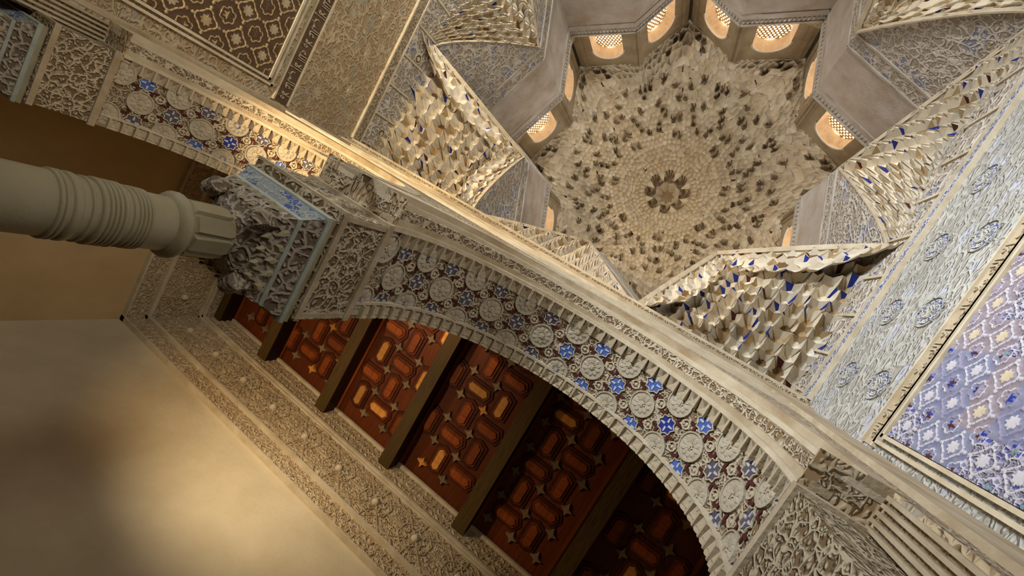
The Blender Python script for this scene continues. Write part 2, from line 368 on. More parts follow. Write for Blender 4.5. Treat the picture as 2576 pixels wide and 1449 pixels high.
def arch(cx, label):
    rt = root('arch', (cx, -.4, ZS), label, 'arch', 'arches over the central column')
    Rs = 1.005; n = 48; Ls = arch_len(Rs)
    def sweep(R, prof, nm, mt):
        """prof: list of (dr, y) swept along the arch line of radius R"""
        b = MB(); L = arch_len(R); rows = []
        for i in range(n + 1):
            x, z, o, t = arch_pt(cx, R, L * i / n); rows.append([(x + o.x * dr, y, z + o.z * dr) for dr, y in prof])
        k = len(prof)
        for a, c in zip(rows, rows[1:]):
            for j in range(k - 1): b.face([a[j], a[j + 1], c[j + 1], c[j]])
        for e in (rows[0], rows[-1]): b.face(e)
        return build(nm, b, mt, rt)
    sweep(Rs, [(0, -.60), (0, -.245)], 'soffit_panel', 'carve_fine')
    sweep(R0, [(.03, YA), (0.008, YA), (0.0, -.655), (.018, -.655), (.018, -.60), (.03, -.60)], 'edge_roll', 'stucco')
    sweep(R0, [(.028, -.603), (.006, -.600), (.006, -.585), (.028, -.58)], 'edge_fillet', 'line')
    sweep(R0, [(.028, -.248), (.018, -.248), (.018, -.165), (.028, -.165)], 'tooth_ground', 'stucco')
    # archivolt steps out towards the hall
    for R, y0, y1, dr, mt in ((.985, -.172, -.145, .06, 'line'), (1.015, -.145, -.115, .07, 'stucco'), (1.03, -.115, -.06, .14, 'carve_fine'), (1.09, -.06, -.035, .12, 'line'), (1.13, -.035, .004, .12, 'stucco')):
        sweep(R, [(0, y0), (0, y1), (dr, y1), (dr, y0)], 'archivolt_moulding', mt)
    for R, y, s, per in ((R0, -.60, 1, .0805), (R0, -.243, 1, .0805)):
        L = arch_len(R); k = int(L / per); 
        for i in range(k):
            x, z, o, t = arch_pt(cx, R + .018, (i + .5) * L / k)
            if y < -.5: inst('tooth', tooth, rt, (x, y - .0, z), -t, -Y, -o)
            else: inst('tooth', tooth, rt, (x, y, z), t, Y, -o)
    k = 17; p = Ls / k
    for i in range(k + 1):
        for j in (-1, 0, 1):
            if i in (0, k) and j == 0: continue
            x, z, o, t = arch_pt(cx, Rs - .001, min(max(i * p, .04), Ls - .04)); q = (x, -.4225 + j * .152, z)
            if (i + j) % 2 == 0:
                inst('rosette', ros[0 if random.random() < .7 else 1], rt, q, t, -Y if t.dot(t) else Y, -o)
            else:
                inst('star_tile', stars[2 if (i < 4 or i > 9 and cx < 0 or cx > 0 and random.random() < .6) and random.random() < .8 else (0 if j else random.choice((0, 0, 1)))], rt, q, t, -Y, -o)
                for c in range(4):
                    a = pi / 4 + pi / 2 * c; da, dy = math.cos(a), math.sin(a)
                    if j * dy > .1 : continue
                    if i * p < .1 or i * p > Ls - .1: continue
                    x2, z2, o2, t2 = arch_pt(cx, Rs - .001, i * p + da * .058); e1 = t2 * da - Y * -dy; e2 = -t2 * dy + Y * da
                    inst('chevron_inlay', chev, rt, (x2, -.4225 + j * .152 + dy * .058, z2), e1, e2 if e1.cross(e2).dot(-o2) > 0 else -e2, -o2)
            if j < 1 and 0 < i < k:
                x, z, o, t = arch_pt(cx, Rs - .001, (i + .5) * p if i < k - 1 else i * p); 
                inst('ringlet', ringl, rt, (x, -.4225 + (j + .5) * .152, z), t, -Y, -o)
    return rt
arch(-1.28, 'right-hand stucco arch, blue stars and rosettes under its soffit, framing the wooden alcove ceiling')
arch(1.28, 'left-hand stucco arch behind the column, darker soffit with one warm lit patch')

# ------------------------------------------------------------------ columns
def column(cx, label, drop=0):
    cy = -.455
    rt = root('column', (cx, cy, FL), label, 'column', 'marble columns of the arcade')
    b = MB(); b.lathe([(.17, FL), (.17, FL + .06), (.13, FL + .12), (.098, FL + .16), (.096, .70), (.096, 1.0)], (cx, cy), 32); build('shaft', b, 'marble', rt, smooth=True)
    def ring(z0, z1, rr):
        b = MB(); zm = (z0 + z1) / 2
        b.lathe([(.095, z0 - .002), (rr - .002, z0), (rr, zm - (z1 - z0) * .2), (rr, zm + (z1 - z0) * .2), (rr - .002, z1), (.095, z1 + .002)], (cx, cy), 32); return build('shaft_ring', b, 'marble', rt, smooth=True)
    for z0, z1, rr in ((.690, .700, .103), (.703, .712, .103), (.722, .742, .1035), (.762, .770, .102), (.786, .800, .1055), (.804, .812, .105), (.816, .824, .105), (.828, .836, .105), (.840, .850, .1055), (.866, .872, .102), (.882, .889, .103), (.893, .900, .103), (.904, .911, .103), (.915, .922, .102)):
        ring(z0, z1, rr)
    b = MB(); b.lathe([(.096, .998), (.110, 1.005), (.120, 1.018), (.120, 1.030), (.110, 1.044), (.097, 1.05)], (cx, cy), 32); build('collar', b, 'marble', rt, smooth=True)
    b = MB()          # neck of flat upright leaves
    b.lathe([(.094, 1.045), (.094, 1.215), (.08, 1.22)], (cx, cy), 16)
    for i in range(8):
        a = 2 * pi * (i + .3) / 8; e = Vector((math.cos(a), math.sin(a), 0)); s = Vector((-math.sin(a), math.cos(a), 0))
        b.prism([(-.030, 0), (.030, 0), (.034, .13), (.026, .15), (-.026, .15), (-.034, .13)], (cx, cy, 1.055), s, Z, e, .088, .101, 0, .9)
    build('neck', b, 'marble', rt)
    shaft_root = rt; rt = root('capital', (cx, cy, 1.2 )); off = Vector((cx, cy, FL)); rt.parent = shaft_root; rt.location = (0, 0, 1.2 - FL)
    # bell: round below, square above
    b = MB(); n = 32; rows = []
    for z, rr, hx, sq in ((1.205, .09, .09, 0), (1.225, .115, .12, .35), (1.25, .14, .165, .75), (1.275, .16, .195, .95), (1.30, .17, .205, 1), (1.335, .17, .208, 1)):
        row = []
        for i in range(n):
            a = 2 * pi * i / n; c, s = math.cos(a), math.sin(a); k = 1 / max(abs(c), abs(s)); q = rr * (1 - sq) + hx * k * sq
            row.append((cx + q * c, cy + q * s * .93, z))
        rows.append(row)
    for u, v in zip(rows, rows[1:]):
        for i in range(n): b.face([u[i], u[(i + 1) % n], v[(i + 1) % n], v[i]])
    bell = build('capital_bell', b, 'marble_carve', rt)
    b = MB()          # corner scrolls and leaves
    for sx in (-1, 1):
        for sy in (-1, 1):
            o = Vector((cx + sx * .150, cy + sy * .14, 1.222)); e = Vector((sx, sy, 0)).normalized(); s = Vector((-e.y, e.x, 0))
            pr = [(.036 * math.cos(q * pi / 6), .036 * math.sin(q * pi / 6)) for q in range(12)]
            b.prism(pr, o - s * .030, e, Z, s, 0, .06); b.face([o - s * .030 + e * x + Z * y for x, y in pr])
            b.obox(o + e * .012 + Z * .055, s * .032, e * .02, Z * .05)
    build('corner_scroll', b, 'marble_carve', rt)
    leaf = MB(); leaf.prism([(-.018, 0), (0, -.030), (.018, 0), (.012, .024), (0, .034), (-.012, .024)], (0, 0, 0), X, Y, Z, 0, .012, 0, .55); lm = mesh('leaf', leaf, 'marble', (0, 0, 0))
    for k in range(4):
        a = pi / 2 * k; e = Vector((math.cos(a), math.sin(a), 0)); s = Vector((-math.sin(a), math.cos(a), 0)); D = .2 if k % 2 == 0 else .187
        for u, z, ro in ((-.12, 1.292, .5), (-.06, 1.305, -.4), (0, 1.292, 0), (.06, 1.305, .4), (.12, 1.292, -.5), (-.09, 1.262, .3), (-.03, 1.262, 0), (.03, 1.262, 0), (.09, 1.262, -.3)):
            dd = D + .002 if z > 1.28 else D - .030
            e1 = s * math.cos(ro) + Z * math.sin(ro); e2 = -s * math.sin(ro) + Z * math.cos(ro)
            inst('leaf', lm, rt, Vector((cx, cy, z)) + e * dd + s * u, e1, e2, e)
    # abacus: thin roll, hollow painted frieze, upper roll, slab
    def sq(z0, h0, z1, h1, nm, mt, k=.92):
        b = MB(); P = [[(cx + sx * h, cy + sy * h * k, z) for sx, sy in ((-1, -1), (1, -1), (1, 1), (-1, 1))] for z, h in ((z0, h0), (z1, h1))]
        for i in range(4): b.face([P[0][i], P[0][(i + 1) % 4], P[1][(i + 1) % 4], P[1][i]], i % 2 if len(mt) == 2 else 0)
        b.face(P[1]); b.face(P[0][::-1]); return build(nm, b, mt, rt)
    sq(1.325, .214, 1.338, .222, 'abacus_moulding', 'abacus')
    fr = sq(1.338, .216, 1.405, .262, 'abacus_frieze', ['cap_panel', 'marble_carve'])
    sq(1.405, .272, 1.424, .276, 'abacus_moulding', 'abacus'); sq(1.424, .268, 1.45, .272, 'abacus_slab', 'marble')
    return shaft_root
column(0, 'free-standing marble column with ringed shaft and carved capital between the two arches')
column(2.56, 'half hidden marble capital against the left wall, far top-left corner')

# ------------------------------------------------------------------ alcove: boarded ceiling, beams, inlaid bays
ZCL, ZBM = 4.22, 4.0
b = MB(); b.box(-HW, HW, -2.82, YA, ZCL + .02, ZCL + .12); build('ceiling', b, 'wood', kind='structure')
BX = [3.05, 2.12, 1.05, .02, -1.02, -2.05, -3.05]
where = ['against the left end wall', 'first in from the left wall beside the capital', 'second from the left, over the brightest bay', 'in the middle of the alcove ceiling', 'fourth from the left, beside the darkest bay', 'fifth from the left, almost lost in the dark', 'against the right end wall']
for x, wh in zip(BX, where):
    rt = root('ceiling_beam', (x, -1.75, ZBM), 'old wooden beam of the alcove ceiling, ' + wh, 'beam', 'beams of the alcove ceiling')
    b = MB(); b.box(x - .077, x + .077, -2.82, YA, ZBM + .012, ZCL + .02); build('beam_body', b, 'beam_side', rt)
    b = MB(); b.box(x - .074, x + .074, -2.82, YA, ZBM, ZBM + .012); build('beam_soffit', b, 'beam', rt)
def hexpiece(mt):
    b = MB(); h = [(-.128, 0), (-.098, -.043), (.098, -.043), (.128, 0), (.098, .043), (-.098, .043)]
    b.prism([(x * 1.42, y * 2.35) for x, y in h], (0, 0, 0), X, -Y, -Z, 0, .014, 2, .97)
    b.prism([(x * 1.2, y * 1.6) for x, y in h], (0, 0, 0), X, -Y, -Z, .014, .028, 1, .94)
    b.prism(h, (0, 0, 0), X, -Y, -Z, .028, .044, 0, .9); return mesh('hexagon_piece', b, [mt, 'wood', 'wood_frame'], (0, 0, 0))
def star4(mt):
    b = MB(); b.prism(ngon(8, .075, 0, .030), (0, 0, 0), X, -Y, -Z, 0, .030, 0, .85); return mesh('star_piece', b, [mt], (0, 0, 0))
hexes = [hexpiece('wood_piece'), hexpiece('wood_gold')]; sts = [star4('wood_star'), star4('wood_gold')]
bayname = ['dark bay behind the capital', 'bright red bay nearest the column', 'widest lit bay with gilded pieces', 'bay with pale star and gilded hexagons', 'nearly black bay under the arch crown', 'black bay at the right end']
for k in range(6):
    x1, x0 = BX[k] - .077, BX[k + 1] + .077
    rt = root('ceiling_panel', ((x0 + x1) / 2, -1.75, ZCL), 'red inlaid wooden ceiling bay, ' + bayname[k], 'ceiling panel', 'inlaid bays of the alcove ceiling')
    b = MB(); b.box(x0, x1, -2.82, YA, ZCL, ZCL + .02); build('backing_board', b, 'wood', rt)
    b = MB()
    for s0, s1 in ((x0, x0 + .028), (x1 - .028, x1)): b.box(s0, s1, -2.82, YA, ZCL - .03, ZCL)
    b.box(x0 + .028, x1 - .028, -2.82, -2.77, ZCL - .03, ZCL); build('edge_batten', b, 'wood_piece', rt)
    g = .3025; rnd = random.Random(20 + k)
    for i in range(-12, 12):
        for j in range(-4, 4):
            p = (.62 + i * g, -1.68 + j * .30, ZCL); q = (p[0] + g / 2, p[1] + .15, ZCL)
            if x0 + .06 < p[0] < x1 - .06 and -2.74 < p[1] < YA - .06: inst('star_piece', sts[1 if rnd.random() < .08 else 0], rt, p, X, Y, Z)
            lie = (i + j) % 2 == 0
            if x0 + (.15 if lie else .06) < q[0] < x1 - (.15 if lie else .06) and -2.70 < q[1] < YA - .13:
                inst('hexagon_piece', hexes[1 if rnd.random() < .20 else 0], rt, q, X if lie else Y, Y if lie else -X, Z)

# ------------------------------------------------------------------ alcove friezes
def strap_motif():
    b = MB()          # x along the wall, y up, z out of the wall; one repeat .51 wide, .56 high
    st = [Vector((x, y, 0)) for x, y in ngon(16, .115, pi / 16, .082)]; b.strip(st, .011, Z, 0, .012, 0, True)
    b.strip([Vector((x, y, 0)) for x, y in ngon(8, .175, pi / 8)], .010, Z, 0, .011, 0, True)
    for i in range(8):
        a = 2 * pi * i / 8; c, s = math.cos(a), math.sin(a); e = min(.255 / max(abs(c), 1e-3), .27 / max(abs(s), 1e-3))
        b.strip([(c * .115, s * .115, 0), (c * e, s * e, 0)], .010, Z, 0, .010)
        for r0 in (.055, .145, .205):
            b.prism([(-.022, 0), (0, -.011), (.026, 0), (0, .011)], (r0 * math.cos(a + .2), r0 * math.sin(a + .2), 0), (math.cos(a), math.sin(a), 0), (-math.sin(a), math.cos(a), 0), Z, 0, .011, 0, .5)
            b.prism([(-.02, 0), (0, -.010), (.02, 0), (0, .010)], (r0 * math.cos(a - .35), r0 * math.sin(a - .35), 0), (-math.sin(a), math.cos(a), 0), (math.cos(a), math.sin(a), 0), -Z, 0, -.010, 0, .5)
    for s in (-1, 1):
        b.strip([(-.255, s * .20, 0), (-.15, s * .20, 0), (-.10, s * .255, 0), (.10, s * .255, 0), (.15, s * .20, 0), (.255, s * .20, 0)], .012, Z, 0, .012)
        for t in (-1, 1):
            b.prism(ngon(8, .028, 0, .012), (t * .215, s * .09, 0), X, Y, Z, 0, .014, 0, .6)
    return mesh('strapwork_motif', b, 'stucco', (0, 0, 0))
strap = strap_motif()
bo = MB()
for q in range(6):
    r0, h0 = .040 * math.cos(q * pi / 12), .046 * math.sin(q * pi / 12); r1, h1 = .040 * math.cos((q + 1) * pi / 12), .046 * math.sin((q + 1) * pi / 12)
    for i in range(10):
        a, c = 2 * pi * i / 10, 2 * pi * (i + 1) / 10
        bo.face([(r0 * math.cos(a), r0 * math.sin(a), h0), (r0 * math.cos(c), r0 * math.sin(c), h0), (r1 * math.cos(c), r1 * math.sin(c), h1), (r1 * math.cos(a), r1 * math.sin(a), h1)])
boss = mesh('boss', bo, 'line', (0, 0, 0))
def leafrow():
    b = MB(); rnd = random.Random(3)
    for i in range(7):
        for j in range(2):
            a = rnd.choice((.6, -.6, 1.2)); o = (-.22 + i * .072, .05 + j * .085, 0)
            b.prism([(-.036, 0), (-.01, -.014), (.036, 0), (-.01, .014)], o, (math.cos(a), math.sin(a), 0), (-math.sin(a), math.cos(a), 0), Z, 0, .012, 0, .5)
    return mesh('leaf_scroll', b, 'stucco', (0, 0, 0))
lrow = leafrow()
def frieze(o, along, out, length, label, first):
    """o: foot of the frieze at its start; along/out: directions"""
    o, along, out = map(Vector, (o, along, out)); mid = o + along * length / 2
    rt = root('stucco_frieze', mid, label, 'frieze', 'alcove friezes')
    def bar(z0, z1, h, nm, mt):
        b = MB(); b.obox(mid + Z * (z0 + z1) / 2 + out * h / 2, along * length / 2, Z * (z1 - z0) / 2, out * h / 2); return build(nm, b, mt, rt)
    bar(.004, 1.196, .035, 'frieze_ground', 'carve_frieze')
    for z0, z1, h in ((0, .018, .06), (.215, .240, .075), (.250, .266, .06), (.80, .818, .06), (.830, .860, .075), (1.17, 1.2, .07)): bar(z0, z1, h, 'moulding', 'line')
    k = 0
    while first + k * .51 < length - .1:
        p = o + along * (first + k * .51) + out * .035
        inst('strapwork_motif', strap, rt, p + Z * .53, along, Z, out); inst('boss', boss, rt, p + Z * .53, along, Z, out)
        inst('leaf_scroll', lrow, rt, p + Z * .02, along, Z, out); inst('leaf_scroll', lrow, rt, p + Z * .90, along, Z, out)
        inst('leaf_scroll', lrow, rt, p + Z * .99 + along * .03, along, Z, out)
        k += 1
frieze((HW, -2.82, 3.0), (-1, 0, 0), (0, 1, 0), 2 * HW, 'long pale stucco frieze with raised bosses over the white rear wall of the alcove', .35)
frieze((HW, YA, 3.0), (0, -1, 0), (-1, 0, 0), 2.145, 'short shadowed stucco frieze on the ochre end wall behind the column', .3)

# ------------------------------------------------------------------ carved wall panels, inscription bands
def flower(mats, n=38, g=.30):
    """one repeat of arabesque as a single carved sheet; x along, y up, z out; 0 ground, 1 scroll, 2 petals, 3 leaf"""
    def ht(x, y):
        r, th = math.hypot(x, y), math.atan2(y, x); ax, ay = .5 - abs(x), .5 - abs(y); rc, tc = math.hypot(ax, ay), math.atan2(ay, ax)
        if r < .045: return .85, 2
        if r < .205 and r < .10 + .105 * abs(math.cos(4 * th)) and abs(math.cos(4 * th)) > .25: return .7, 2
        if abs(r - (.30 + .045 * math.cos(4 * th))) < .030: return 1, 1
        if abs(rc - (.235 + .03 * math.cos(6 * tc))) < .028: return 1, 1
        if rc < .15 and rc < .06 + .10 * abs(math.cos(3 * tc)): return .75, 3
        for px, py in ((0, .42), (.42, 0)):
            dx, dy = abs(x) - px, abs(y) - py
            if abs(dx) * 1.5 + abs(dy) * 1.5 < .10: return .9, 1
        if abs(abs(x) - abs(y)) < .022 and .30 < r < .5: return .6, 1
        return 0, 0
    b = MB(); V = []; K = []
    for j in range(n + 1):
        for i in range(n + 1):
            x, y = i / n - .5, j / n - .5; h, k = ht(x, y); V.append((x * g, y * g, .002 + .016 * h)); K.append((h, k))
    W = n + 1; H = [k[0] for k in K]
    H = [(H[a] * 2 + H[a - 1 if a % W else a] + H[a + 1 if a % W < n else a] + H[a - W if a >= W else a] + H[a + W if a + W < W * W else a]) / 6 for a in range(W * W)]
    b.v = [(v[0], v[1], .002 + .012 * h) for v, h in zip(V, H)]
    for j in range(n):
        for i in range(n):
            a = j * (n + 1) + i; q = (a, a + 1, a + n + 2, a + n + 1); b.f.append(q)
            ks = [K[t][1] for t in q]; b.mi.append(0 if ks.count(0) >= 2 else max(ks, key=ks.count))
    me = mesh('arabesque_motif', b, mats, (0, 0, 0))
    for q in me.polygons: q.use_smooth = True
    return me
def panel(xw, sgn, y0, y1, z0, z1, mats, ground, g, label):
    rt = root('arabesque_carving', (xw, (y0 + y1) / 2, (z0 + z1) / 2), label, 'wall carving')
    out = Vector((sgn, 0, 0)); al = Vector((0, -sgn, 0)); n = al.cross(Z)
    b = MB(); x0, x1 = sorted((xw, xw + sgn * .012)); b.box(x0, x1, y0, y1, z0, z1); build('panel_ground', b, ground, rt)
    b = MB()
    for e, h in ((0, .035), (.05, .03)):
        x0, x1 = sorted((xw, xw + sgn * h))
        b.box(x0, x1, y0 - .03 - e, y0 - .005 - e, FL, z1 + .03 + e); b.box(x0, x1, y0 - .03 - e, y1, z1 + .005 + e, z1 + .03 + e)
    build('panel_border', b, 'line', rt)
    ms = [flower(q) for q in mats]; rnd = random.Random(5)
    al = Vector((0, 1, 0)); e3 = out; e2 = Z; 
    nz = int((z1 - z0) / g); ny = int((y1 - y0) / g)
    for i in range(ny):
        for j in range(nz):
            p = Vector((xw + sgn * .012, y0 + (i + .5) * g, z1 - (j + .5) * g))
            e1 = al * (g / .30); inst('arabesque_motif', rnd.choice(ms), rt, p, e1 if e1.cross(Z).dot(out) > 0 else -e1, Z * (g / .30), out)
panel(HW, -1, .24, 3.0, .9, 3.37, [['ground_l', 'relief_l', 'relief_l', 'relief_l'], ['ground_l', 'relief_l', 'stucco', 'ground_l']], 'ground_l', .29, 'brown carved stucco panel on the left wall, dark grounds between pale scrolls')
panel(-HW, 1, .16, 3.2, 1.0, 3.36, [['ground_r', 'relief_r', 'relief_r', 'green'], ['ground_v', 'relief_r', 'line', 'violet'], ['ground_b', 'relief_r', 'relief_r', 'red'], ['ground_b', 'violet', 'relief_r', 'blue'], ['ground_r', 'relief_r', 'relief_r', 'violet']], 'ground_r', .215, 'blue and violet painted arabesque panel low on the right wall')
TXT = '\uFEEA\uFEE0\uFEDF\u0627 \uFEFB\u0625 \uFE90\uFEDF\uFE8E\uFECF \uFEFB\u0648'
cu = bpy.data.curves.new('inscription', 'FONT'); cu.body = TXT; cu.resolution_u = 1; cu.extrude = .06
tmp = bpy.data.objects.new('inscription_text', cu); txt = bpy.data.meshes.new_from_object(tmp); bpy.data.objects.remove(tmp)
tx = [v.co.x for v in txt.vertices]; ty = [v.co.y for v in txt.vertices]; TW, TH = max(tx) - min(tx), max(ty) - min(ty)
for v in txt.vertices: v.co.x -= min(tx); v.co.y -= min(ty)
txt.materials.clear(); txt.materials.append(M['line'])
def band(xw, sgn, z0, z1, label, mt):
    rt = root('inscription_band', (xw, 3.1, (z0 + z1) / 2), label, 'inscription band')
    out = Vector((sgn, 0, 0)); b = MB(); x0, x1 = sorted((xw, xw + sgn * .010)); b.box(x0, x1, .05, 5, z0, z1); build('band_ground', b, mt, rt)
    b = MB(); x0, x1 = sorted((xw, xw + sgn * .03)); b.box(x0, x1, .05, 5, z0 - .02, z0); b.box(x0, x1, .05, 5, z1, z1 + .02); build('band_border', b, 'line', rt)
    rep = .62; sx = rep * .94 / TW; sy = (z1 - z0) * .86 / TH; e1 = Vector((0, 1, 0)) if Vector((0, 1, 0)).cross(Z).dot(out) > 0 else Vector((0, -1, 0))
    for k in range(6):
        o = Vector((xw + sgn * .010, .10 + k * rep + (0 if e1.y > 0 else rep * .94), z0 + (z1 - z0) * .07)); inst('lettering', txt, rt, o, e1 * sx, Z * sy, out * .2)
band(HW, -1, 3.53, 3.70, 'brown inscription band with tall raised letters over the left wall panel', 'ground_l')
band(-HW, 1, 3.44, 3.56, 'pale inscription band above the blue panel on the right wall', 'stucco')
def topband(xw, sgn, label, mt):
    rt = root('border_strip', (xw, 3.1, 4.85), label, 'border')
    b = MB(); x0, x1 = sorted((xw, xw + sgn * .02)); b.box(x0, x1, .1, HL, 4.79, 4.93); build('strip_ground', b, mt, rt)
    b = MB(); x0, x1 = sorted((xw, xw + sgn * .04)); b.box(x0, x1, .1, HL, 4.77, 4.79); b.box(x0, x1, .1, HL, 4.93, 4.95); build('strip_border', b, 'line', rt)
topband(HW, -1, 'narrow grey-brown patterned strip under the muqarnas on the left wall', 'carve_fine')
topband(-HW, 1, 'narrow blue and white patterned strip under the muqarnas on the right wall', 'carve_blue')
# carved strips with little ridges between the border and the vaults
for wo, xw, sgn, mt in ((wl, HW, -1, 'carve_drum'), (wr, -HW, 1, 'carve_drum')):
    x0, x1 = sorted((xw, xw + sgn * .008)); b = MB(); b.box(x0, x1, .1, HL, 4.95, 5.62); build('carved_strip', b, mt, wo)
    for q in range(9):
        b = MB(); x0, x1 = sorted((xw, xw + sgn * .03)); y = .14 + q * .44; b.box(x0, x1, y - .014, y + .014, 4.95, 5.42); build('wall_colonnette', b, 'line', wo)
# medallions and faded stars on the two side walls
def meda(xw, sgn, spots, mats, nm, label, cat, rr):
    b = MB(); b.prism(ngon(14, rr), (0, 0, 0), X, Y, Z, 0, .008, 0); b.prism(ngon(14, rr * .62), (0, 0, 0), X, Y, Z, .008, .014, 1)
    b.strip([Vector((rr * 1.25 * math.cos(2 * pi * i / 14), rr * 1.25 * math.sin(2 * pi * i / 14), 0)) for i in range(14)], .012, Z, 0, .012, 2, True)
    me = mesh(nm, b, mats, (0, 0, 0)); out = Vector((sgn, 0, 0)); e1 = Y if Y.cross(Z).dot(out) > 0 else -Y
    return [(me, p, e1, out) for p in spots]
def medallions(wallobj, xw, sgn, spots, mats, nm, rr):
    for me, p, e1, out in meda(xw, sgn, spots, mats, nm, None, None, rr):
        inst(nm, me, wallobj, (xw + sgn * (.009 if p[1] > 5 else .001), p[0], p[1]), e1 * (p[2] if len(p) > 2 else 1), Z, out)
medallions(wl, HW, -1, [(.36, 5.25), (1.55, 5.25)], ['ground_l', 'line', 'line'], 'medallion', .05)
medallions(wr, -HW, 1, [(.36, 5.25), (1.55, 5.25)], ['sky', 'line', 'line'], 'medallion', .05)
medallions(wr, -HW, 1, [(.45 + k * .62, z, 1) for k in range(4) for z in (3.88, 4.42)], ['carve_blue', 'carve_right', 'carve_right'], 'medallion', .10)
sb = MB(); sb.prism(ngon(16, .10, 0, .05), (0, 0, 0), X, Y, Z, 0, .010, 0, .8); sb.prism(ngon(8, .03), (0, 0, 0), X, Y, Z, .010, .018, 0, .7)
for wo, xw, sgn, mt in ((wl, HW, -1, 'stucco'),):
    me = mesh('star_relief', sb, mt, (0, 0, 0)); out = Vector((sgn, 0, 0)); e1 = Y if Y.cross(Z).dot(out) > 0 else -Y
    for k in range(6):
        for j in range(2):
            inst('star_relief', me, wo, (xw + sgn * .001, .35 + k * .5 + j * .25, 3.98 + j * .42), e1, Z, out)

# ------------------------------------------------------------------ muqarnas
def clip(poly, nx, ny, c):
    out = []; n = len(poly)
    for i in range(n):
        p, q = poly[i], poly[(i + 1) % n]; dp, dq = nx * p[0] + ny * p[1] - c, nx * q[0] + ny * q[1] - c
        if dp <= 0: out.append(p)
        if (dp < 0 < dq) or (dq < 0 < dp):
            t = dp / (dp - dq); out.append((p[0] + t * (q[0] - p[0]), p[1] + t * (q[1] - p[1])))
    return out
def cells(sites, bound, reach):
    """power diagram of sites (x, y, weight) clipped to a convex outline"""
    grid = {}; res = []
    for i, s in enumerate(sites): grid.setdefault((int(s[0] // reach), int(s[1] // reach)), []).append(i)
    for i, (x, y, wt) in enumerate(sites):
        poly = bound; gx, gy = int(x // reach), int(y // reach)
        for a in (-1, 0, 1):
            for c in (-1, 0, 1):
                for j in grid.get((gx + a, gy + c), ()):
                    if j == i or not poly: continue
                    x2, y2, w2 = sites[j]; nx, ny = x2 - x, y2 - y; dd = nx * nx + ny * ny
                    if dd > reach * reach * 1.0 or dd < 1e-9: continue
                    poly = clip(poly, nx, ny, (x2 * x2 + y2 * y2 - x * x - y * y + wt - w2) / 2)
        clean = []
        for p in poly or []:
            if not clean or math.hypot(p[0] - clean[-1][0], p[1] - clean[-1][1]) > .004: clean.append(p)
        if len(clean) > 2 and math.hypot(clean[0][0] - clean[-1][0], clean[0][1] - clean[-1][1]) <= .004: clean.pop()
        res.append(clean if len(clean) > 2 else None)
    return res
def hsh(p, k=97):
    return (math.sin(round(p[0], 2) * 127.1 + round(p[1], 2) * 311.7 + k) * 43758.5453) % 1
def cell_mb(poly, S, D, depth, tip, mats, rnd, step=0):
    """one niche: scalloped rim with hanging points, hollow rising to a small star at its head; step = tier height"""
    b = MB(); n = len(poly); cx = sum(p[0] for p in poly) / n; cy = sum(p[1] for p in poly) / n
    c0 = Vector(S(cx, cy)); q = lambda z: round((z - 4.95) / step) * step + 4.95
    def base(p):
        v = Vector(S(*p))
        if step: v.z = q(c0.z)
        return v
    rim = []; low = []
    for i in range(n):
        p, p2 = poly[i], poly[(i + 1) % n]; mx = ((p[0] + p2[0]) / 2, (p[1] + p2[1]) / 2)
        rim.append(base(p) - D(*p) * tip * (.6 + .5 * hsh(p))); rim.append(base(mx) + D(*mx) * tip * .8)
        if step:
            o = Vector(S(2 * mx[0] - cx, 2 * mx[1] - cy)); low.append(q(c0.z) - q(o.z))
    N = 2 * n; inner = []
    for i in range(N):
        p = poly[i // 2]; p2 = poly[(i // 2 + 1) % n]; c = p if i % 2 == 0 else ((p[0] + p2[0]) / 2, (p[1] + p2[1]) / 2); k = .42 if i % 2 == 0 else .66
        u = (cx + (c[0] - cx) * k, cy + (c[1] - cy) * k); inner.append(base(u) + D(*u) * depth)
    top = base((cx, cy)) + D(cx, cy) * depth * 1.25
    pick = mats(rnd, n)
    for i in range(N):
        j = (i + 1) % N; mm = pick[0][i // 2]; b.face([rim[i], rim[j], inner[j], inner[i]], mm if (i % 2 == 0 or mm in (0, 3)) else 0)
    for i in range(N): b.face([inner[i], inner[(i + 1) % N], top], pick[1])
    if step:
        for e in range(n):
            if low[e] > .01:
                a, m_, c = rim[2 * e], rim[2 * e + 1], rim[(2 * e + 2) % N]; h = low[e] + .03; mid = (a + c) / 2
                la, lc = a - Z * h, c - Z * h; lm_ = m_ - Z * (h + tip * 1.2)
                mt = rnd.choice((0, 0, 0, 3, 1 if pick[2] else 0))
                b.face([a, m_, lm_, la], mt); b.face([m_, c, lc, lm_], 0)
    return b, base((cx, cy))
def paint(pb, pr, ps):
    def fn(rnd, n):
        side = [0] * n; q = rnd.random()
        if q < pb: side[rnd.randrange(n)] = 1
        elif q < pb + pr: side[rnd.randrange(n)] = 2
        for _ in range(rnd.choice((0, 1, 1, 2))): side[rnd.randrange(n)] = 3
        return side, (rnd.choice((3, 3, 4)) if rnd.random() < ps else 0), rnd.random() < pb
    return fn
MQ = ['cream', 'blue', 'red', 'shade', 'hollow']
def lattice(x0, x1, y0, y1, g, wt):
    out = []; j = 0; y = y0
    nx, ny = int((x1 - x0) / g) + 2, int((y1 - y0) / g) + 2
    for i in range(nx):
        for j in range(ny):
            out.append((x0 + i * g, y0 + j * g, wt)); out.append((x0 + (i + .5) * g, y0 + (j + .5) * g, 0))
    return out
def rotk(k):
    c, s = [(1, 0), (0, 1), (-1, 0), (0, -1)][k % 4]
    return lambda v: Vector((v[0] * c - v[1] * s, v[0] * s + v[1] * c + HW, v[2]))      # about the hall's axis
def edge_z(t): return 5.40 + 1.80 * t ** 1.25
TA = Ro * math.sin(pi / 8)          # 1.294
